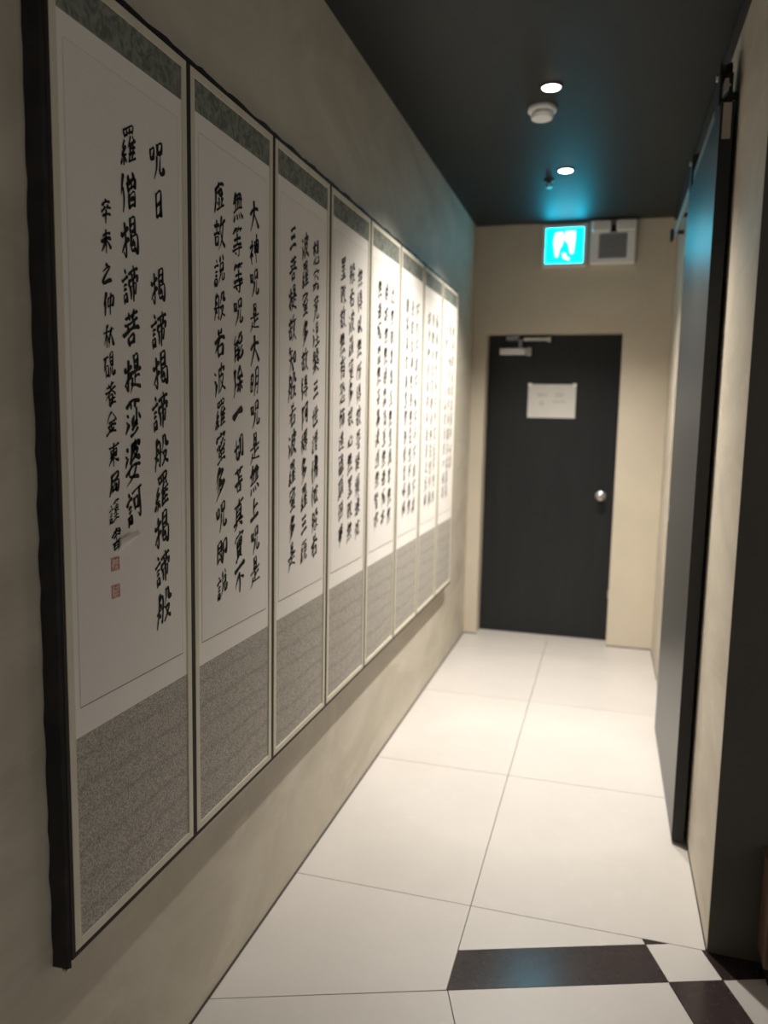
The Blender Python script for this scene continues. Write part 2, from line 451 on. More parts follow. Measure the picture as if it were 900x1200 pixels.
# ------------------------------------------------------------------ sliding door on its rail
BX0, BX1 = 1.214, 1.256
BY0, BY1, BZ0, BZ1 = 2.838, 3.915, 0.014, 2.535
d2 = empty('door_2', (BX0, BY0, 0)); struct(d2, 'tall graphite sliding door hung on a ceiling height rail', 'door')
so = d2.location.copy()
MB().box(*loc_box((BX0, BX1, BY0 + 0.0015, BY1, BZ0, BZ1), so), bev=0.001).build('leaf', M['barn'], d2)
eb = MB().box(*loc_box((BX0 + 0.0008, BX1 - 0.0008, BY0, BY0 + 0.0015, BZ0, BZ1), so)).build('edge_band', M['barnedge'], d2)
eb['label'] = 'black near edge of the sliding door'
MB().box(*loc_box((BX0 + 0.008, BX1 - 0.008, BY0 - 0.0008, BY0, BZ1 - 0.115, BZ1 - 0.004), so)).build('sticker', M['label'], d2)['label'] = 'pale label on the door edge'
MB().box(*loc_box((BX0 + 0.010, BX1 - 0.010, BY0 + 0.02, BY1 - 0.02, 0.001, BZ0), so)).build('floor_guide', M['black'], d2)
rz = 2.572
rail = MB().box(*loc_box((1.218, 1.230, 2.80, 4.875, rz - 0.020, rz + 0.020), so), bev=0.001).build('rail', M['steel'], d2)
for k in range(6):
    yy = 2.90 + k * 0.38
    MB().cyl((1.230 - so.x, yy - so.y, rz), (1, 0, 0), 0.012, 0.012, XR - 1.230, 12).build('standoff', M['black'], rail)
MB().box(*loc_box((1.200, 1.2175, 4.835, 4.885, rz - 0.034, rz + 0.030), so), bev=0.004).build('end_stop', M['black'], rail)
for yy in (2.915, 3.800):
    # carriage over the rail: side plates, wheel, hood and the foot screwed onto the leaf
    h = MB().box(*loc_box((1.2085, 1.2165, yy - 0.055, yy + 0.055, BZ1 - 0.006, rz + 0.060), so), bev=0.004).build('hanger', M['black'], d2)
    MB().lathe((1.209 - so.x, yy - so.y, rz + 0.066), (1, 0, 0), [(0.001, 0), (0.044, 0), (0.040, 0.008), (0.036, 0.018), (0.040, 0.030), (0.044, 0.038), (0.001, 0.038)]).build('wheel', M['black'], h)
    MB().box(*loc_box((1.232, 1.250, yy - 0.055, yy + 0.055, BZ1 + 0.0005, rz + 0.060), so), bev=0.004).build('back_plate', M['black'], h)
    MB().cyl((1.2085 - so.x, yy - so.y, rz + 0.066), (-1, 0, 0), 0.013, 0.012, 0.007, 6).build('bolt', M['steel'], h)
    MB().cyl((1.236 - so.x, yy - 0.0555 - so.y, rz + 0.02), (0, -1, 0), 0.007, 0.006, 0.004, 8).build('screw', M['steel'], h)
box_lock = MB().box(*loc_box((BX0 - 0.004, BX0, BY1 - 0.07, BY1 - 0.05, 1.05, 1.13), so)).build('pull_plate', M['steel'], d2)

# ------------------------------------------------------------------ ceiling fittings
def downlight(x, y, label):
    t = empty('downlight', (x, y, ZC)); tag(t, label, 'ceiling light', 'recessed downlights in the dark ceiling')
    MB().lathe((0, 0, 0), (0, 0, -1), [(0.036, 0.0), (0.047, 0.0), (0.046, 0.003), (0.037, 0.004), (0.036, 0.001)]).build('trim_ring', M['black'], t)
    MB().lathe((0, 0, -0.0005), (0, 0, -1), [(0.001, 0), (0.036, 0.0), (0.034, 0.004), (0.02, 0.007), (0.001, 0.0075)]).build('lens', M['lens'], t, smooth=True)
    ld = bpy.data.lights.new('downlight_beam', 'SPOT')
    ld.energy = LAMP_POWER; ld.color = LAMP_COLOR; ld.spot_size = LAMP_CONE; ld.spot_blend = 1.0; ld.shadow_soft_size = 0.03
    lo = bpy.data.objects.new('downlight_beam', ld); lo.location = (0, 0, -0.012); link(lo, t)
    return t
downlight(0.638, 3.242, 'lit recessed downlight in the dark ceiling beside the white smoke detector')
downlight(0.639, 4.283, 'lit recessed downlight in the dark ceiling beside the small sprinkler')

sd = empty('smoke_detector', (0.588, 3.440, ZC)); tag(sd, 'round white smoke detector on the dark ceiling', 'smoke detector')
MB().lathe((0, 0, 0), (0, 0, -1), [(0.001, 0.0), (0.058, 0.0), (0.060, 0.012), (0.057, 0.018), (0.001, 0.018)]).build('base', M['white_plastic'], sd, smooth=False)
MB().lathe((0, 0, 0), (0, 0, -1), [(0.001, 0.018), (0.034, 0.018), (0.034, 0.030), (0.001, 0.030)]).build('vent_gap', M['greyprint'], sd)
MB().lathe((0, 0, 0), (0, 0, -1), [(0.001, 0.026), (0.045, 0.026), (0.046, 0.034), (0.043, 0.044), (0.036, 0.047), (0.001, 0.048)]).build('cap', M['white_plastic'], sd)

sp = empty('sprinkler', (0.545, 4.43, ZC)); tag(sp, 'small dark sprinkler head hanging from the ceiling', 'sprinkler')
MB().lathe((0, 0, 0), (0, 0, -1), [(0.001, 0.0), (0.030, 0.0), (0.028, 0.006), (0.012, 0.010), (0.011, 0.018), (0.001, 0.018)]).build('escutcheon', M['black'], sp)
MB().lathe((0, 0, 0), (0, 0, -1), [(0.001, 0.017), (0.005, 0.017), (0.005, 0.036), (0.001, 0.036)], 12).build('bulb', M['steel'], sp)
MB().lathe((0, 0, 0), (0, 0, -1), [(0.001, 0.036), (0.016, 0.036), (0.017, 0.039), (0.001, 0.040)], 16).build('deflector', M['steel'], sp)
for s in (-1, 1):
    MB().box(s * 0.010 - 0.0015, s * 0.010 + 0.0015, -0.002, 0.002, -0.037, -0.016).build('frame_arm', M['black'], sp)

# ------------------------------------------------------------------ lit exit sign
SX0, SX1, SZ0, SZ1 = 0.444, 0.722, 2.508, 2.768
ex = empty('exit_sign', ((SX0 + SX1) / 2, YE, (SZ0 + SZ1) / 2)); tag(ex, 'lit green exit sign with white running figure above the dark door', 'exit sign')
HW, HH = (SX1 - SX0) / 2, (SZ1 - SZ0) / 2
MB().box(-HW, HW, -0.030, -0.0005, -HH, HH, bev=0.003).build('housing', M['white_plastic'], ex)
fb = MB()
t_ = 0.021
fb.box(-HW, HW, -0.035, -0.030, HH - t_, HH); fb.box(-HW, HW, -0.035, -0.030, -HH, -HH + t_)
fb.box(-HW, -HW + t_, -0.035, -0.030, -HH + t_, HH - t_); fb.box(HW - t_, HW, -0.035, -0.030, -HH + t_, HH - t_)
fb.build('rim', M['white_plastic'], ex)
MB().box(-HW + t_, HW - t_, -0.033, -0.0302, -HH + t_, HH - t_).build('lit_panel', M['signgreen'], ex)
# pictogram: doorway behind a running figure
pg = MB()
yy0, yy1 = -0.0342, -0.0331
pg.xzplate([(0.004, 0.088), (0.066, 0.088), (0.066, 0.030), (0.058, -0.052), (0.040, -0.052), (0.024, 0.012), (0.004, 0.030)], yy0, yy1)
pg.xzplate([(-0.058, 0.080), (-0.016, 0.086), (-0.004, 0.060), (-0.012, 0.010), (-0.030, -0.020), (-0.040, -0.072), (-0.056, -0.070), (-0.062, -0.020), (-0.070, 0.030)], yy0, yy1)
pg.xzplate([(-0.012, -0.048), (0.008, -0.048), (0.012, -0.066), (0.036, -0.082), (0.030, -0.094), (-0.004, -0.080)], yy0, yy1)
pg.build('pictogram', M['signwhite'], ex)

# ------------------------------------------------------------------ twin emergency lamp
em = empty('emergency_lamp', (0.885, YE, 2.645)); tag(em, 'white twin head emergency lamp mounted beside the green sign', 'emergency lamp')
MB().box(-0.137, 0.137, -0.050, -0.0005, -0.130, 0.062, bev=0.006).build('housing', M['white_plastic'], em)
MB().box(-0.086, 0.086, -0.053, -0.0495, -0.100, 0.052, bev=0.001).build('grille', M['grey_plastic'], em)['label'] = 'grey front panel'
MB().box(-0.02, 0.02, -0.035, -0.0005, 0.060, 0.110, bev=0.002).build('neck', M['black'], em)
for s in (-1, 1):
    cx = s * 0.0765
    h = MB().box(cx - 0.060, cx + 0.060, -0.062, -0.006, 0.064, 0.136, bev=0.012).build('lamp_head', M['white_plastic'], em)
    MB().box(cx - 0.048, cx + 0.048, -0.0635, -0.0618, 0.076, 0.124, bev=0.0005).build('lens', M['paper'], h)

# ------------------------------------------------------------------ wooden post at the room corner
wp = empty('wooden_cabinet', (1.596, 2.192, 0)); tag(wp, 'brown wooden cabinet edge standing against the shaded wall return', 'cabinet')
MB().box(-0.20, 0.45, -0.045, 0.055, 0.05, 0.33, bev=0.004).build('body', M['wood'], wp)
MB().box(-0.185, 0.435, -0.035, 0.055, 0.0, 0.05).build('plinth', M['black'], wp)
MB().box(-0.205, 0.455, -0.050, 0.058, 0.33, 0.345, bev=0.003).build('top', M['wood'], wp)
for k in range(2):
    dr = MB().box(-0.19 + k * 0.32, 0.12 + k * 0.32, -0.056, -0.045, 0.07, 0.31, bev=0.003).build('door', M['wood'], wp)
    MB().cyl((0.09 + k * 0.09, -0.056, 0.25), (0, -1, 0), 0.01, 0.012, 0.02, 12).build('knob', M['steel'], dr)

# ------------------------------------------------------------------ eight panel calligraphy screen
COMP = {   # component: brush strokes, 4 digits per point (xx yy, y down)
'口': '20202880 20228018 80187478 28747470',
'日': '25052895 25087505 75057595 30507048 28907288',
'目': '25052895 25067504 75047595 30357033 30627060 28887286',
'田': '12151888 12178813 88138090 50165086 20508048 18868084',
'中': '15201862 15228518 85188062 18608258 50025098',
'亻': '60021552 46344698',
'彳': '55021535 60251060 42484298',
'扌': '05321022 08309022 55025588 55882874 05729550',
'訁': '45045814 05328526 28487246 28607058 28722896 28747272 72727094 28927290',
'氵': '20085022 10384052 12955860',
'艹': '05359530 30103655 70086252',
'䒑': '28082245 24436838 72086045',
'木': '05309526 50025098 48320582 52329580',
'禾': '72024515 05359530 50125098 48380582 52409578',
'土': '15458542 50105090 05929588',
'王': '15129008 20508548 05929588 52105290',
'女': '45042560 25608296 72355576 55760898 04459538',
'罒': '10202088 10229016 90168286 38224080 62206078 20848482',
'糸': '55052832 28326436 68302262 22627860 48624896 26721292 70708890',
'隹': '36020640 26302698 60046618 26329026 28508447 28708467 26929588 57305790',
'舟': '48023018 28202662 26620696 28227818 78187892 78926586 04569550 46324842 46624872',
'殳': '36052832 28321246 38087205 72057034 70349436 18587656 76565082 50821898 32605882 58829696',
'皮': '20202060 20600598 22229018 90188432 54025246 30487845 78456076 60762298 38566282 62829698',
'石': '10109006 48100560 30453494 32468442 84428090 34868284',
'月': '25052662 26620898 27077804 78047894 78946290 28357432 28627460',
'儿': '35053052 30520595 64056286 62869288 92889468',
'心': '10400682 28363486 34868288 82888866 45185640 74229248',
'灬': '15550690 35584290 56586690 76509586',
'礻': '42025614 12308026 80261068 50505098 56547870',
'宀': '48025414 14220848 16249020 90208040',
'⺮': '26050635 20184816 34224036 66055035 62189216 74228036',
'寸': '04359530 66056688 66884678 26554072',
'阝': '22052298 22087205 72054835 48357558 75584068',
'刂': '24142662 76057688 76885280',
'攵': '44021045 30269520 72225572 55720898 30426078 60789698',
'可': '05129506 22322662 22345830 58305660 26585858 76087688 76885680',
'帝': '50025412 06229518 30203832 70186032 10380854 10409036 90368852 24562688 26587854 78547682 50405099',
'曷': '28022840 28047202 72027240 30207018 30387236 34461272 32529248 92488692 86926886 52583874 52585874 30623084 30847282',
'人': '50020596 44308094',
'大': '05359530 52025040 50400598 50429698',
'小': '50055090 50903680 24400875 72369272',
'上': '48054890 50458843 05929588',
'疋': '48024842 50228820 28402878 28780498 20669694',
'是下': '05129508 50145072 52428840 26402276 22760498 18629696',
'立': '50025816 14288524 30403676 72366472 04829578',
'見下': '36053052 30520595 62056286 62869288 92889468',
'貝': '28052872 28077205 72057272 30287026 30507048 28727270 38780898 62789096',
'虫': '22182850 22208016 80167848 28468044 50025086 10928884 76769294',
'必': '76040588 30363486 34867884 78848666 10400672 48145436 84389658',
'夕': '45040850 30268022 80221098 32484862',
'矢': '30041032 22228520 05529548 50245052 50520598 54569698',
'皿': '12301688 12328830 88308488 38323888 64306488 04909588',
'丷': '26052022 70047820',
'八': '36050595 60089688',
'白': '46032518 22202696 22228018 80187896 26567854 26887886',
'衣': '48025212 05269522 48280568 34483690 36905080 80405860 52429696',
'亍': '14188814 05459542 55455590 55903884',
'五': '12129008 46123888 20486846 68466286 04909588',
'尸': '20122056 20560598 22148510 85108236 22388236',
'广': '48025214 12229518 12221660 16600498',
'厂': '12129508 14121660 16600498',
'子': '20157512 75124838 48385090 50903480 05529548',
'又': '12209016 90164872 48720896 22304880 48809696',
'刀': '10188814 88148090 80905882 42163460 34600698',
'七': '05488840 48054486 44869086 90869270',
'耳': '05109506 26102682 70087098 30327030 30547052 04849574',
'自': '46032518 22202696 22228018 80187896 26427840 26667864 26907888',
'彡': '70053032 75322860 80581898',
'辰': '12109506 14121860 18600498 36289026 24469544 40464290 42906078 84486462 56489696',
'兌': '30042222 66047620 28302856 28327230 72307056 28547052 38583076 30760698 60566288 62889288 92889470',
'艮': '20082090 20087505 75057545 22267425 22467445 20905874 82566866 46509696',
'卩': '14141498 14168612 86128462 84626456',
'無': '30020834 22167812 06349530 06649560 28182462 46164664 66166864 84168662 15760696 36784296 58786896 76749594',
'业': '34083482 66066682 10301852 90247850 05909588',
'東': '08169512 26302860 26327628 76287658 30467444 28607658 50025098 46620490 54629688',
'未': '20228818 05429538 50025098 48440582 52449580',
'辛': '50025412 14208816 32243838 70246638 05459542 20668864 50465099',
'之': '46025416 14328528 85281086 10869696',
'世': '04429536 24122488 50055064 78067862 24888886 50647862',
'三': '22188214 28508046 05889584',
'一': '05558848',
'不': '06129508 56145002 50305098 48300570 56429062',
'多': '48020838 34168012 80120858 34324442 56401678 42569252 92520899 42705480',
'若下': '06209516 50050562 34483694 34508246 82467890 36888086',
'以': '22102280 22804662 44204036 74067050 70503896 70649696',
'有': '05229516 50020558 32363298 34388034 80348094 80946688 34547852 34707868',
'至': '12109508 48123436 34367834 62266842 26588254 50425090 05929588',
'老': '20187816 48044842 04449540 84080886 34543486 34868484 84848870 78543870',
'死': '05109506 34120850 28325828 58280698 28464058 68306886 68869484 94849668 90486460',
'乃': '14148012 80126644 66448648 86487890 78905882 36143456 34560698',
'亦': '48025214 05269522 36263460 34601698 60246088 60884880 18500672 78469468',
'真': '50025024 06169512 26262876 26287226 72267276 30427040 30587056 28747472 04809576 36820698 62829096',
'金': '50020542 50029644 28448042 20628860 52445290 28684082 76685884 06929590',
'書': '22128410 84108438 04269524 22408838 50025062 10628860 26702698 26727270 72727096 28847082 28967094',
'局': '22102060 20600498 22128810 88108632 22348632 36489046 90468692 86926886 34602890 34627060 70606682 36826880',
'身': '50023618 26202672 26227818 78187890 78906280 28367634 28547652 04748868 84480498',
'色': '40020832 32186816 68165634 24362488 26387836 78367660 28627660 24889086 90869470 50385060',
'生': '28041240 22269022 16588454 52045290 04929588',
'舌': '74043216 05369532 50125060 24622896 26647860 78607694 28927892',
'究下': '18480698 08508048 80487886 78869486 94869670 46284470 44700698',
'冖': '14240852 16269022 90228044',
'能': '30040832 08324630 40204836 14441496 14444642 46424694 46943888 16604458 16764474 62046040 60409040 90409426 90105824 60526092 60929290 92909478 90585872',
'余': '50020542 50029644 28448040 10628860 52445292 52924084 32701088 68709086',
'垂': '78042214 05369534 50105090 14561858 20587656 80368034 28362872 72347270 04729570 14929090',
'巠': '05109506 26202036 20362650 52204636 46365250 78207236 72367850 14608858 50605088 04929588',
'雚': '04169514 28042828 70047026 16322050 16343832 38323650 58326250 58348232 82327850 34522870 28642898 62486856 28669062 30768474 28868684 26989696 56645696',
'聿': '20148012 80128034 04249522 24367834 16508648 06669564 50025099',
'蜀': '16081634 16088806 88068432 38083832 62086232 16328632 34401660 28489246 92468892 88927288 40564276 40567456 74567274 56485690 38887884',
'咸': '30160498 30189016 34325830 34463680 36484846 48464678 36784878 66026074 60748896 88969480 88304490 80068814',
'曾': '28042422 68047418 14241848 14268424 84248046 50265044 18468044 26562896 26587456 74567294 30747072 28927290',
'丨': '50025098',
'弗': '16188414 84148236 20388236 20381858 18588856 88568088 80886880 38023668 36680698 62026299',
'豸': '70043220 28303440 54245034 78164060 40607056 70566694 66945086 62480872 62600892',
'斤': '80042816 26182660 26600698 28429540 66426698',
'工': '14148812 50145086 04889586',
'凡': '20122060 20600698 22147412 74127684 76849682 96829668 40344858',
'忄': '50025098 22301856 68267848',
'巾': '16301686 16328630 86308484 84847280 50025099',
'辶': '10081820 06342232 22321466 14660888 04841884 18849496',
'亠': '48025216 05309526',
'頁': '05089506 48102822 20242076 22267824 78247876 24427640 24587656 22747674 36780698 64789096',
'厶': '48083280 32808078 66529096',
'戈': '10309024 46026286 62869488 94889674 80384084 76088618',
'爫': '80042016 12280846 34223848 60205446 88187646',
'角': '40021236 34186816 68165634 22362270 22700698 24387636 76367694 76946288 26547452 26707468 50385070',
'手': '76042414 16308428 05549552 52145090 52903882',
}
CH = {}
for _l in """
呪 口 0,4,38,50 口 40,0,90,46 儿 24,40,100,98
曰 日 18,12,84,90
揭 扌 0,4,44,100 曷 40,0,100,100
諦 訁 0,2,40,98 帝 38,0,100,100
般 舟 0,0,52,100 殳 48,0,100,100
羅 罒 14,0,88,28 糸 4,30,46,100 隹 44,28,98,100
僧 亻 0,0,34,98 曾 34,2,98,98
菩 艹 12,0,88,40 立 0,20,100,66 口 24,66,78,100
提 扌 0,2,42,98 日 46,0,92,40 是下 32,40,100,100
莎 艹 8,0,92,42 氵 6,30,34,84 小 40,26,98,74 彡 30,60,92,100
婆 氵 8,2,34,52 皮 34,0,92,52 女 4,50,98,100
訶 訁 0,2,38,98 可 36,4,100,100
辛 辛 6,0,94,100
未 未 4,2,96,98
之 之 4,6,96,94
仲 亻 0,0,36,98 中 34,4,98,100
秋 禾 0,0,52,98 人 42,20,100,100 丷 48,24,98,66
硯 石 0,6,44,96 目 50,0,92,58 見下 38,56,100,98
菴 艹 14,0,86,40 大 2,20,98,62 日 24,52,78,92 上 40,56,98,100
金 金 2,0,98,98
東 東 2,0,98,100
局 局 4,0,96,100
謹 訁 0,4,38,98 艹 40,0,98,26 中 46,22,92,60 王 40,54,100,100
書 書 4,0,96,100
大 大 4,0,96,98
神 礻 0,4,44,92 田 46,16,96,66 一 62,48,64,50 丨 60,0,84,100
是 日 26,0,76,44 是下 0,44,100,100
明 日 2,10,40,78 月 44,0,98,100
無 無 2,0,98,98
上 上 6,2,94,92
等 ⺮ 6,0,94,48 土 10,22,90,62 寸 4,56,96,100
能 能 2,0,98,100
除 阝 0,2,36,100 余 34,0,100,100
一 一 4,20,96,80
切 七 0,10,50,90 刀 44,8,98,96
苦 艹 8,0,92,44 上 10,26,90,66 口 20,62,80,100
真 真 4,0,96,100
實 宀 2,0,98,50 田 22,24,80,56 貝 14,54,88,100
不 不 2,4,98,98
虛 广 4,0,96,100 七 30,20,80,52 业 24,54,96,96
故 土 0,4,50,52 口 4,50,46,92 攵 40,0,100,100
說 訁 0,4,40,100 兌 38,2,100,98
若 䒑 22,0,80,40 若下 4,26,96,100
波 氵 0,6,34,98 皮 32,0,100,98
蜜 宀 4,0,96,46 必 10,22,92,58 虫 14,54,90,100
多 多 6,0,94,100
即 艮 0,2,56,92 卩 54,10,98,100
想 木 0,0,50,62 目 52,2,90,58 心 4,60,98,100
究 宀 4,0,96,50 八 18,26,84,48 究下 4,44,98,100
竟 立 8,0,92,34 日 24,30,78,64 見下 4,60,100,100
涅 氵 0,8,32,96 日 42,2,88,46 土 34,48,100,98
槃 舟 6,0,50,54 殳 48,0,94,54 木 4,50,96,100
三 三 10,4,90,92
世 世 2,4,98,94
諸 訁 0,4,38,98 老 36,0,100,60 日 48,54,92,100
佛 亻 0,2,34,98 弗 32,0,100,100
依 亻 0,2,34,98 衣 30,2,100,98
得 彳 0,2,34,98 日 44,0,90,38 一 36,32,100,58 寸 34,48,100,100
阿 阝 0,2,38,100 可 36,4,100,98
耨 禾 0,0,42,98 辰 42,0,98,58 寸 42,56,98,100
藐 艹 8,0,92,36 豸 0,24,42,100 白 48,22,94,62 儿 42,58,100,100
知 矢 0,0,54,98 口 52,28,100,84
以 以 2,6,98,94
所 尸 0,8,48,92 斤 46,4,100,98
薩 艹 6,0,94,36 阝 2,24,34,100 立 34,22,96,56 生 36,52,98,100
埵 土 0,16,36,86 垂 34,2,100,98
心 心 2,14,98,86
罣 罒 10,0,90,28 土 14,28,86,62 土 6,60,94,100
礙 石 0,10,36,94 矢 34,10,64,66 疋 60,16,100,100
有 有 2,0,98,100
恐 工 4,4,40,54 凡 42,2,96,58 心 4,58,98,100
怖 忄 0,2,32,98 巾 36,16,96,100 一 30,6,100,36
遠 土 36,0,86,30 口 40,28,84,50 衣 32,46,98,82 辶 0,10,100,100
離 亠 4,0,48,24 口 10,22,42,44 巾 2,42,50,98 隹 48,0,100,98
顛 真 0,0,50,98 頁 50,2,100,98
倒 亻 0,2,28,98 至 26,4,70,94 刂 66,2,98,98
夢 艹 6,0,94,36 罒 10,22,90,48 冖 4,46,96,68 夕 20,56,88,100
法 氵 0,6,34,96 土 36,0,96,48 厶 36,46,98,98
眼 目 0,8,38,88 艮 38,4,100,98
界 田 14,0,86,44 人 2,36,98,76 刂 24,56,76,100
乃 乃 4,4,96,96
至 至 4,2,96,98
意 立 10,0,90,34 日 24,30,78,64 心 4,62,98,100
識 訁 0,4,34,98 立 32,0,72,40 日 36,40,66,90 戈 40,0,100,100
老 老 2,2,98,98
死 死 2,2,98,98
亦 亦 2,2,98,96
盡 聿 14,0,86,50 灬 16,44,84,68 皿 4,64,96,100
集 隹 10,0,90,60 木 4,56,96,100
滅 氵 0,8,30,96 咸 28,2,100,98
道 丷 40,0,90,20 一 34,8,98,30 自 42,20,88,80 辶 0,10,100,100
智 矢 2,0,52,54 口 52,10,96,50 日 22,52,80,100
觀 雚 0,0,54,98 目 54,0,94,58 見下 48,56,100,98
自 自 16,2,86,98
在 有 0,0,60,80 土 34,34,98,96
行 彳 0,2,44,98 亍 40,4,100,98
深 氵 0,6,30,96 冖 32,0,98,28 八 42,16,88,42 木 32,36,98,100
時 日 0,8,36,78 土 38,0,98,46 寸 38,42,98,98
照 日 4,4,40,60 刀 44,0,94,34 口 50,32,90,64 灬 6,64,96,98
見 目 22,0,80,60 見下 2,56,98,98
五 五 4,4,96,94
蘊 艹 6,0,94,24 糸 0,24,34,100 日 44,22,92,56 皿 36,56,100,98
皆 上 4,2,48,50 七 50,2,96,50 白 22,46,82,100
空 宀 4,0,96,50 八 20,26,82,52 工 8,52,92,96
度 广 2,0,98,98 艹 28,22,90,52 又 24,50,92,98
厄 厂 4,4,96,98 卩 30,28,70,70 七 30,40,98,98
舍 人 2,0,98,48 土 16,34,84,68 口 22,64,80,100
利 禾 0,2,56,98 刂 56,4,98,98
子 子 6,4,94,96
色 色 4,2,96,96
異 田 18,0,82,44 艹 10,40,90,72 八 14,68,88,100
受 爫 8,0,92,30 冖 4,24,96,52 又 12,46,94,100
復 彳 0,2,32,98 日 42,8,88,50 攵 32,40,100,100
如 女 0,4,54,96 口 54,22,98,82
相 木 0,2,50,98 目 52,6,96,94
生 生 4,2,96,96
垢 土 0,16,36,86 厂 34,2,98,90 口 50,48,94,94
淨 氵 0,8,30,96 爫 34,0,96,28 亍 30,26,100,98
增 土 0,20,34,86 曾 32,2,98,98
減 氵 0,8,30,96 咸 28,2,100,98
中 中 6,2,94,98
耳 耳 8,2,92,98
鼻 自 22,0,80,50 田 18,46,84,76 艹 6,72,94,100
舌 舌 8,2,92,98
身 身 8,0,92,98
聲 土 4,0,46,40 殳 48,0,96,46 耳 10,44,90,100
香 禾 4,0,96,58 日 24,54,78,100
味 口 0,18,34,66 未 34,2,100,98
觸 角 0,0,42,98 蜀 42,2,100,98
經 糸 0,2,42,98 巠 42,4,100,96
摩 广 0,0,98,98 木 20,18,54,56 木 54,18,90,56 手 24,54,92,100
""".strip().split('\n'):            # character: components with their boxes in percent
    _k, *_r = _l.split()
    CH[_k] = [(_r[i], [int(v) for v in _r[i + 1].split(',')]) for i in range(0, len(_r), 2)]

def strokes_of(ch):
    out = []
    for c, (x0, y0, x1, y1) in CH[ch]:
        cur = None
        for st in COMP[c].split():
            pts = [(int(st[i:i+2]), int(st[i+2:i+4])) for i in range(0, len(st), 4)]
            if cur and cur[-1] == pts[0]: cur.extend(pts[1:])
            else:
                cur = list(pts); out.append((cur, (x0, y0, x1, y1)))
    res = []
    for pts, (x0, y0, x1, y1) in out:
        res.append([(x0 + (x1 - x0) * p[0] / 99.0, y0 + (y1 - y0) * p[1] / 99.0) for p in pts])
    return res

def brush_mesh(ch, w, h, rnd):
    """one character as flat tapering brush strokes in the yz plane, centred"""
    st = strokes_of(ch)
    n = len(st)
    base = 11.2 * (9.0 / max(n, 3)) ** 0.36
    base = min(base, 17.0) if n > 1 else 23.0
    verts, faces = [], []
    def warp(p):
        x, y = p
        y = y - 0.34 * (x - 50)
        y += 2.0 * math.sin(x * 0.06 + ph); x += 2.2 * math.sin(y * 0.05 + ph * 2)
        return Vector(((x - 50) / 100 * w, (50 - y) / 100 * h))
    ph = rnd.uniform(0, 6.28)
    for pts in st:
        P_ = [Vector(p) for p in pts]
        P_ = [p + Vector((rnd.uniform(-1.6, 1.6), rnd.uniform(-1.6, 1.6))) for p in P_]
        if len(P_) == 2:
            a, b = P_; d = b - a; nrm = Vector((-d.y, d.x))
            P_ = [a, (a + b) / 2 + nrm * rnd.uniform(-0.12, 0.07), b]
        # smooth the path
        Q = []
        for i in range(len(P_) - 1):
            p0 = P_[max(i - 1, 0)]; p1 = P_[i]; p2 = P_[i + 1]; p3 = P_[min(i + 2, len(P_) - 1)]
            for k in range(5):
                t = k / 5
                Q.append(0.5 * ((2 * p1) + (p2 - p0) * t + (2 * p0 - 5 * p1 + 4 * p2 - p3) * t * t + (3 * p1 - p0 - 3 * p2 + p3) * t ** 3))
        Q.append(P_[-1])
        L = [0.0]
        for a, b in zip(Q, Q[1:]): L.append(L[-1] + (b - a).length)
        tot = max(L[-1], 1e-3)
        d = P_[-1] - P_[0]
        # pressure along the stroke by its direction
        if tot < 24: prof = (0.5, 1.15, 0.95)
        elif abs(d.y) < abs(d.x) * 0.45: prof = (1.1, 0.72, 1.2)
        elif d.x < -abs(d.y) * 0.25: prof = (1.2, 0.85, 0.25)
        elif d.x > abs(d.y) * 0.35: prof = (0.40, 0.85, 1.45)
        else: prof = (1.05, 0.9, 0.60)
        jw = rnd.uniform(0.70, 1.32)
        W = [warp(q) for q in Q]
        unit = h / 100.0 * 0.9
        cs = []
        for i, q in enumerate(W):
            t = L[i] / tot
            pr = prof[0] + (prof[1] - prof[0]) * t * 2 if t < 0.5 else prof[1] + (prof[2] - prof[1]) * (t - 0.5) * 2
            a = W[max(i - 1, 0)]; b = W[min(i + 1, len(W) - 1)]
            tg = (b - a); tg = tg / max(tg.length, 1e-9)
            # slanted brush: falling strokes run a little thicker than level ones
            hw = 0.5 * base * unit * pr * jw
            cs.append((q, tg, hw))
        def emit(p): verts.append((0.0, p.x, p.y)); return len(verts) - 1
        q, tg, hw = cs[0]; nr = Vector((-tg.y, tg.x))
        row = [(emit(q - tg * hw * 0.75 + nr * hw * 0.45), emit(q - tg * hw * 0.45 - nr * hw * 0.55))]
        for q, tg, hw in cs:
            nr = Vector((-tg.y, tg.x)); row.append((emit(q + nr * hw), emit(q - nr * hw)))
        q, tg, hw = cs[-1]; nr = Vector((-tg.y, tg.x))
        row.append((emit(q + tg * hw * 0.5 + nr * hw * 0.5), emit(q + tg * hw * 0.8 - nr * hw * 0.35)))
        for (a, b), (c, e) in zip(row, row[1:]): faces.append((a, b, e, c))
    me = bpy.data.meshes.new('character')
    me.from_pydata(verts, [], faces)
    me.materials.append(M['ink'])
    return me

GCACHE = {}
def glyph(ch, variant):
    k = (ch, variant)
    if k not in GCACHE:
        GCACHE[k] = brush_mesh(ch, 0.051, 0.067, random.Random(ord(ch) * 7 + variant))
    return GCACHE[k]

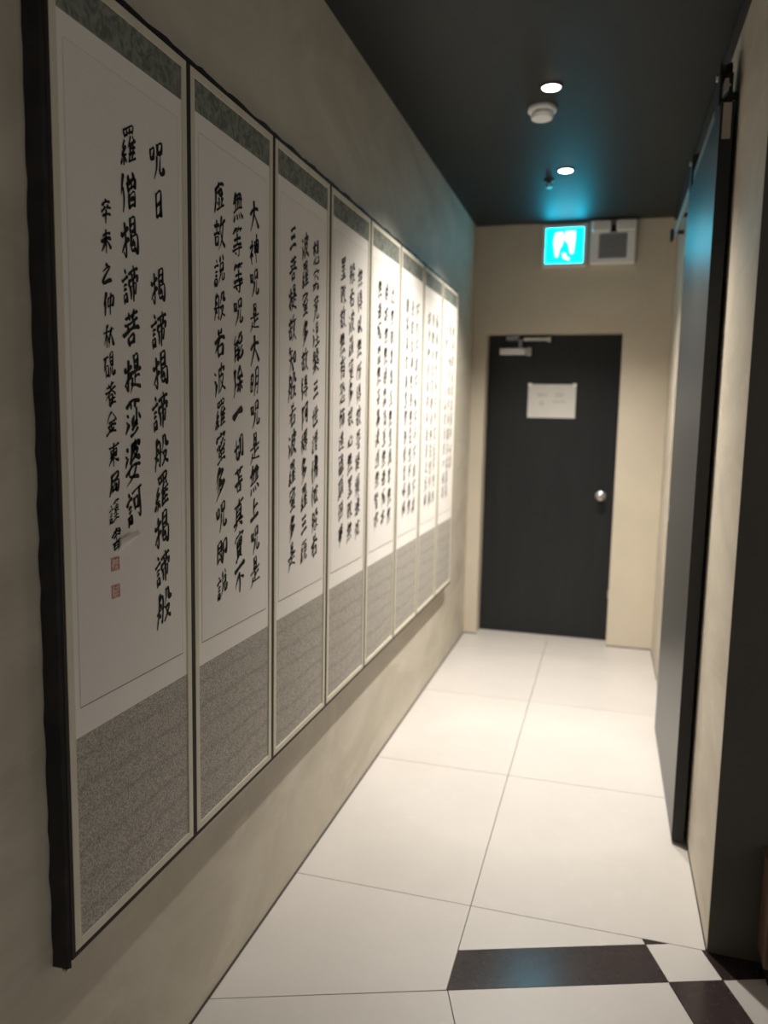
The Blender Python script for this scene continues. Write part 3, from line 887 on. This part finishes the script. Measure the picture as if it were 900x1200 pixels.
SUTRA = ("摩訶般若波羅蜜多心經　　"
 "觀自在菩薩行深般若波羅蜜多時照見五蘊皆空度一切苦厄舍利子色不異空空不異色色即是空空即是色受想行識亦復如是舍利子是諸法空相不生不滅不垢不淨不增不減"
 "是故空中無色無受想行識無眼耳鼻舌身意無色聲香味觸法無眼界乃至無意識界無無明亦無無明盡乃至無老死亦無老死盡無苦集滅道無智亦無得以無所得故菩提薩埵依"
 "般若波羅蜜多故心無罣礙無罣礙故無有恐怖遠離顛倒夢想究竟涅槃三世諸佛依般若波羅蜜多故得阿耨多羅三藐三菩提故知般若波羅蜜多是"
 "大神呪是大明呪是無上呪是無等等呪能除一切苦真實不虛故說般若波羅蜜多呪即說")

Y0, PW, ZB, ZT = 1.070, 0.4239, 0.5525, 2.2087
XF = 0.0355                     # front of the mounting papers
screen = empty('folding_screen', (0.0, 1.1037, 0.5223))
screen.scale = (1, 1.0317, 1.0317)
tag(screen, 'eight panel screen of brushed black calligraphy on cream paper hung along the plaster wall', 'folding screen')
rnd = random.Random(5)

# ragged black end edge of the closed frame
def ragged_edge():
    bm = bmesh.new()
    n = 60; secs = []
    for i in range(n + 1):
        z = -0.022 + (ZT - ZB + 0.038) * i / n
        j = 0.0025 * math.sin(i * 1.9) + rnd.uniform(-0.002, 0.002)
        y0 = -0.007 + j * 0.6
        secs.append([bm.verts.new(p) for p in ((0.001, y0 - 0.001, z), (XF - 0.004, y0 + 0.001, z), (XF, 0.0 - 0.0005, z), (0.001, 0.0 - 0.0005, z))])
    for a, b in zip(secs, secs[1:]):
        for k in range(4): bm.faces.new((a[k], a[(k + 1) % 4], b[(k + 1) % 4], b[k]))
    bm.faces.new(secs[0]); bm.faces.new(list(reversed(secs[-1])))
    bmesh.ops.recalc_face_normals(bm, faces=bm.faces)
    me = bpy.data.meshes.new('end_stile'); bm.to_mesh(me); bm.free(); me.materials.append(M['lacquer'])
    return link(bpy.data.objects.new('end_stile', me), screen)
ragged_edge()['label'] = 'ragged black cloth covered end edge'
MB().box(0.020, 0.032, -0.0075, -0.001, -0.0265, -0.0222, bev=0.001).build('corner_fitting', M['steel'], screen)
# black top rail with an uneven cloth edge
def top_rail():
    bm = bmesh.new(); n = 150; secs = []
    for i in range(n + 1):
        y = -0.006 + (8 * PW + 0.006) * i / n
        j = 0.002 * math.sin(i * 0.9) + rnd.uniform(-0.0016, 0.0016)
        z0 = ZT - ZB + 0.0008
        secs.append([bm.verts.new(p) for p in ((0.001, y, z0), (XF - 0.002, y, z0), (XF - 0.004, y, z0 + 0.014 + j), (0.001, y, z0 + 0.017 + j))])
    for a, b in zip(secs, secs[1:]):
        for k in range(4): bm.faces.new((a[k], a[(k + 1) % 4], b[(k + 1) % 4], b[k]))
    bm.faces.new(secs[0]); bm.faces.new(list(reversed(secs[-1])))
    bmesh.ops.recalc_face_normals(bm, faces=bm.faces)
    me = bpy.data.meshes.new('top_rail'); bm.to_mesh(me); bm.free(); me.materials.append(M['lacquer'])
    return link(bpy.data.objects.new('top_rail', me), screen)
top_rail()['label'] = 'uneven black cloth covered top edge'
MB().box(0.001, XF - 0.002, PW * 1.02, PW * 8 - 0.004, -0.0155, -0.0085).build('support_ledge', M['silkborder'], screen)

def rect_ring(y0, y1, z0, z1, t, x0, x1):
    m = MB()
    m.box(x0, x1, y0, y0 + t, z0, z1, bev=0.0012); m.box(x0, x1, y1 - t, y1, z0, z1, bev=0.0012)
    m.box(x0, x1, y0 + t, y1 - t, z0, z0 + t, bev=0.0012); m.box(x0, x1, y0 + t, y1 - t, z1 - t, z1, bev=0.0012)
    return m

H = ZT - ZB
proto = None
for k in range(8):
    pl = link(bpy.data.objects.new('panel', proto['panel'].data if proto else MB().box(0.001, XF - 0.003, 0.0, PW, -0.008, H, bev=0.001).build('tmp', M['gapwood']).data), screen)
    pl.location = (0, k * PW, 0)
    if proto is None:
        for o in [o for o in COL.objects if o.name.startswith('tmp')]: bpy.data.objects.remove(o)
        g = 0.0082
        proto = {'panel': pl}
        subs = []
        subs.append(rect_ring(g, PW - g, 0.002, H - 0.002, 0.017, XF - 0.003, XF + 0.0030).build('silk_border', M['silkborder'], pl))
        b0, b1 = g + 0.017, PW - g - 0.017
        subs.append(MB().box(XF - 0.003, XF + 0.0005, b0, b1, 0.019, 0.3855).build('lower_brocade', M['cloth_low'], pl))
        subs.append(MB().box(XF - 0.003, XF + 0.0005, b0, b1, 0.3855, 1.5735).build('mount_paper', M['mount'], pl))
        subs.append(MB().box(XF - 0.003, XF + 0.0005, b0, b1, 1.5735, H - 0.019).build('upper_brocade', M['cloth_up'], pl))
        s0, s1, z0, z1 = 0.1 * PW, 0.9 * PW, 0.4385, 1.5335
        subs.append(MB().box(XF + 0.0004, XF + 0.0010, s0, s1, z0, z1).build('writing_sheet', M['sheet'], pl))
        ln = MB()
        ln.box(XF + 0.0004, XF + 0.0012, s0 - 0.0016, s0, z0, z1); ln.box(XF + 0.0004, XF + 0.0012, s1, s1 + 0.0016, z0, z1)
        ln.box(XF + 0.0004, XF + 0.0012, s0, s1, z1, z1 + 0.002)
        subs.append(ln.build('sheet_edge', M['fold'], pl))
        subs.append(MB().box(XF + 0.0004, XF + 0.0013, s0 - 0.0012, s1 + 0.001, z0 - 0.0016, z0).build('ruled_line', M['pencil'], pl))
        hs = MB()
        hs.box(XF - 0.003, XF + 0.0024, 0.0, g, 0.0, H - 0.001); hs.box(XF - 0.003, XF + 0.0024, PW - g, PW, 0.0, H - 0.001)
        hs.box(XF - 0.003, XF + 0.0024, 0.0, PW, -0.0075, -0.0002)
        subs.append(hs.build('hinge_strip', M['gapwood'], pl))
        proto['subs'] = subs
    else:
        for s in proto['subs']:
            c = s.copy(); link(c, pl)
    # writing, right column first
    def put(ch, u, z, sc=1.0, var=0):
        if ch in ' 　': return
        o = bpy.data.objects.new('character', glyph(ch, var))
        o.location = (XF + 0.0017, u * PW + rnd.uniform(-0.003, 0.003), z - ZB + rnd.uniform(-0.002, 0.002))
        o.rotation_euler = (rnd.uniform(-0.05, 0.05), 0, 0)
        s = sc * rnd.uniform(0.95, 1.06)
        o.scale = (1, s, s * rnd.uniform(0.95, 1.04))
        link(o, pl)
    if k == 0:
        for ch, r in zip('呪曰揭諦揭諦般羅揭諦般', [0, 1, 3, 4, 5, 6, 7, 8, 9, 10, 11]):
            put(ch, 0.722, 1.982 - r * 0.0793, 1.0, r % 2)
        for r, ch in enumerate('羅僧揭諦菩提莎婆訶'): put(ch, 0.500, 1.981 - r * 0.0813, 1.0, (r + 1) % 2)
        for r, ch in enumerate('辛未之仲秋硯菴金東局謹書'): put(ch, 0.333 + 0.025 * r / 11, 1.847 - r * 0.0524, 0.60, 0)
        for i, zz in enumerate((1.226, 1.175)):
            sl = MB().box(XF + 0.0013, XF + 0.0018, 0.350 * PW - 0.0125, 0.350 * PW + 0.0125, zz - ZB - 0.0125, zz - ZB + 0.0125).build('seal', M['sealred'], pl)
            sl['label'] = 'small square red seal'
            mk = MB()
            q = 0.0125
            for (a, b, c, d) in ((-0.7, -0.5, -0.8, 0.8), (-0.2, 0.7, 0.45, 0.62), (-0.2, 0.7, 0.0, 0.15), (-0.2, 0.7, -0.55, -0.4), (0.2, 0.35, -0.8, 0.8), (-0.45, -0.2, -0.1, 0.7 - i * 0.5)):
                mk.box(XF + 0.0018, XF + 0.0021, 0.350 * PW + a * q, 0.350 * PW + b * q, zz - ZB + c * q, zz - ZB + d * q)
            mk.build('seal_mark', M['sealpale'], pl)
        # torn flap of paper curling off the sheet
        V, Fc = [], []
        cy, cz = 0.422 * PW, 1.267 - ZB
        for i in range(9):
            t = i / 8
            ang = t * 2.6
            for j in range(6):
                s = j / 5
                lx = 0.020 * math.sin(min(ang, 2.4)) * (0.25 + 0.75 * s) + 0.0012
                yy = cy - 0.021 + 0.040 * s + 0.004 * t
                zz = cz - 0.022 + 0.034 * t + 0.014 * s - 0.010 * t * t
                V.append((XF + lx, yy, zz))
        for i in range(8):
            for j in range(5):
                a = i * 6 + j; Fc.append((a, a + 1, a + 7, a + 6))
        fl = meshobj('torn_flap', V, Fc, M['sheet'], pl, smooth=True)
        fl['label'] = 'torn bit of paper curling off the sheet'
    else:
        start = (7 - k) * 36
        cols = [SUTRA[start + 12 * i: start + 12 * i + 12] for i in range(3)]
        for ci, u in enumerate((0.728, 0.521, 0.305)):
            for r, ch in enumerate(cols[ci]):
                put(ch, u + 0.012 * r / 11, 1.984 - r * 0.0799, 1.0, (r + k + ci) % 2)
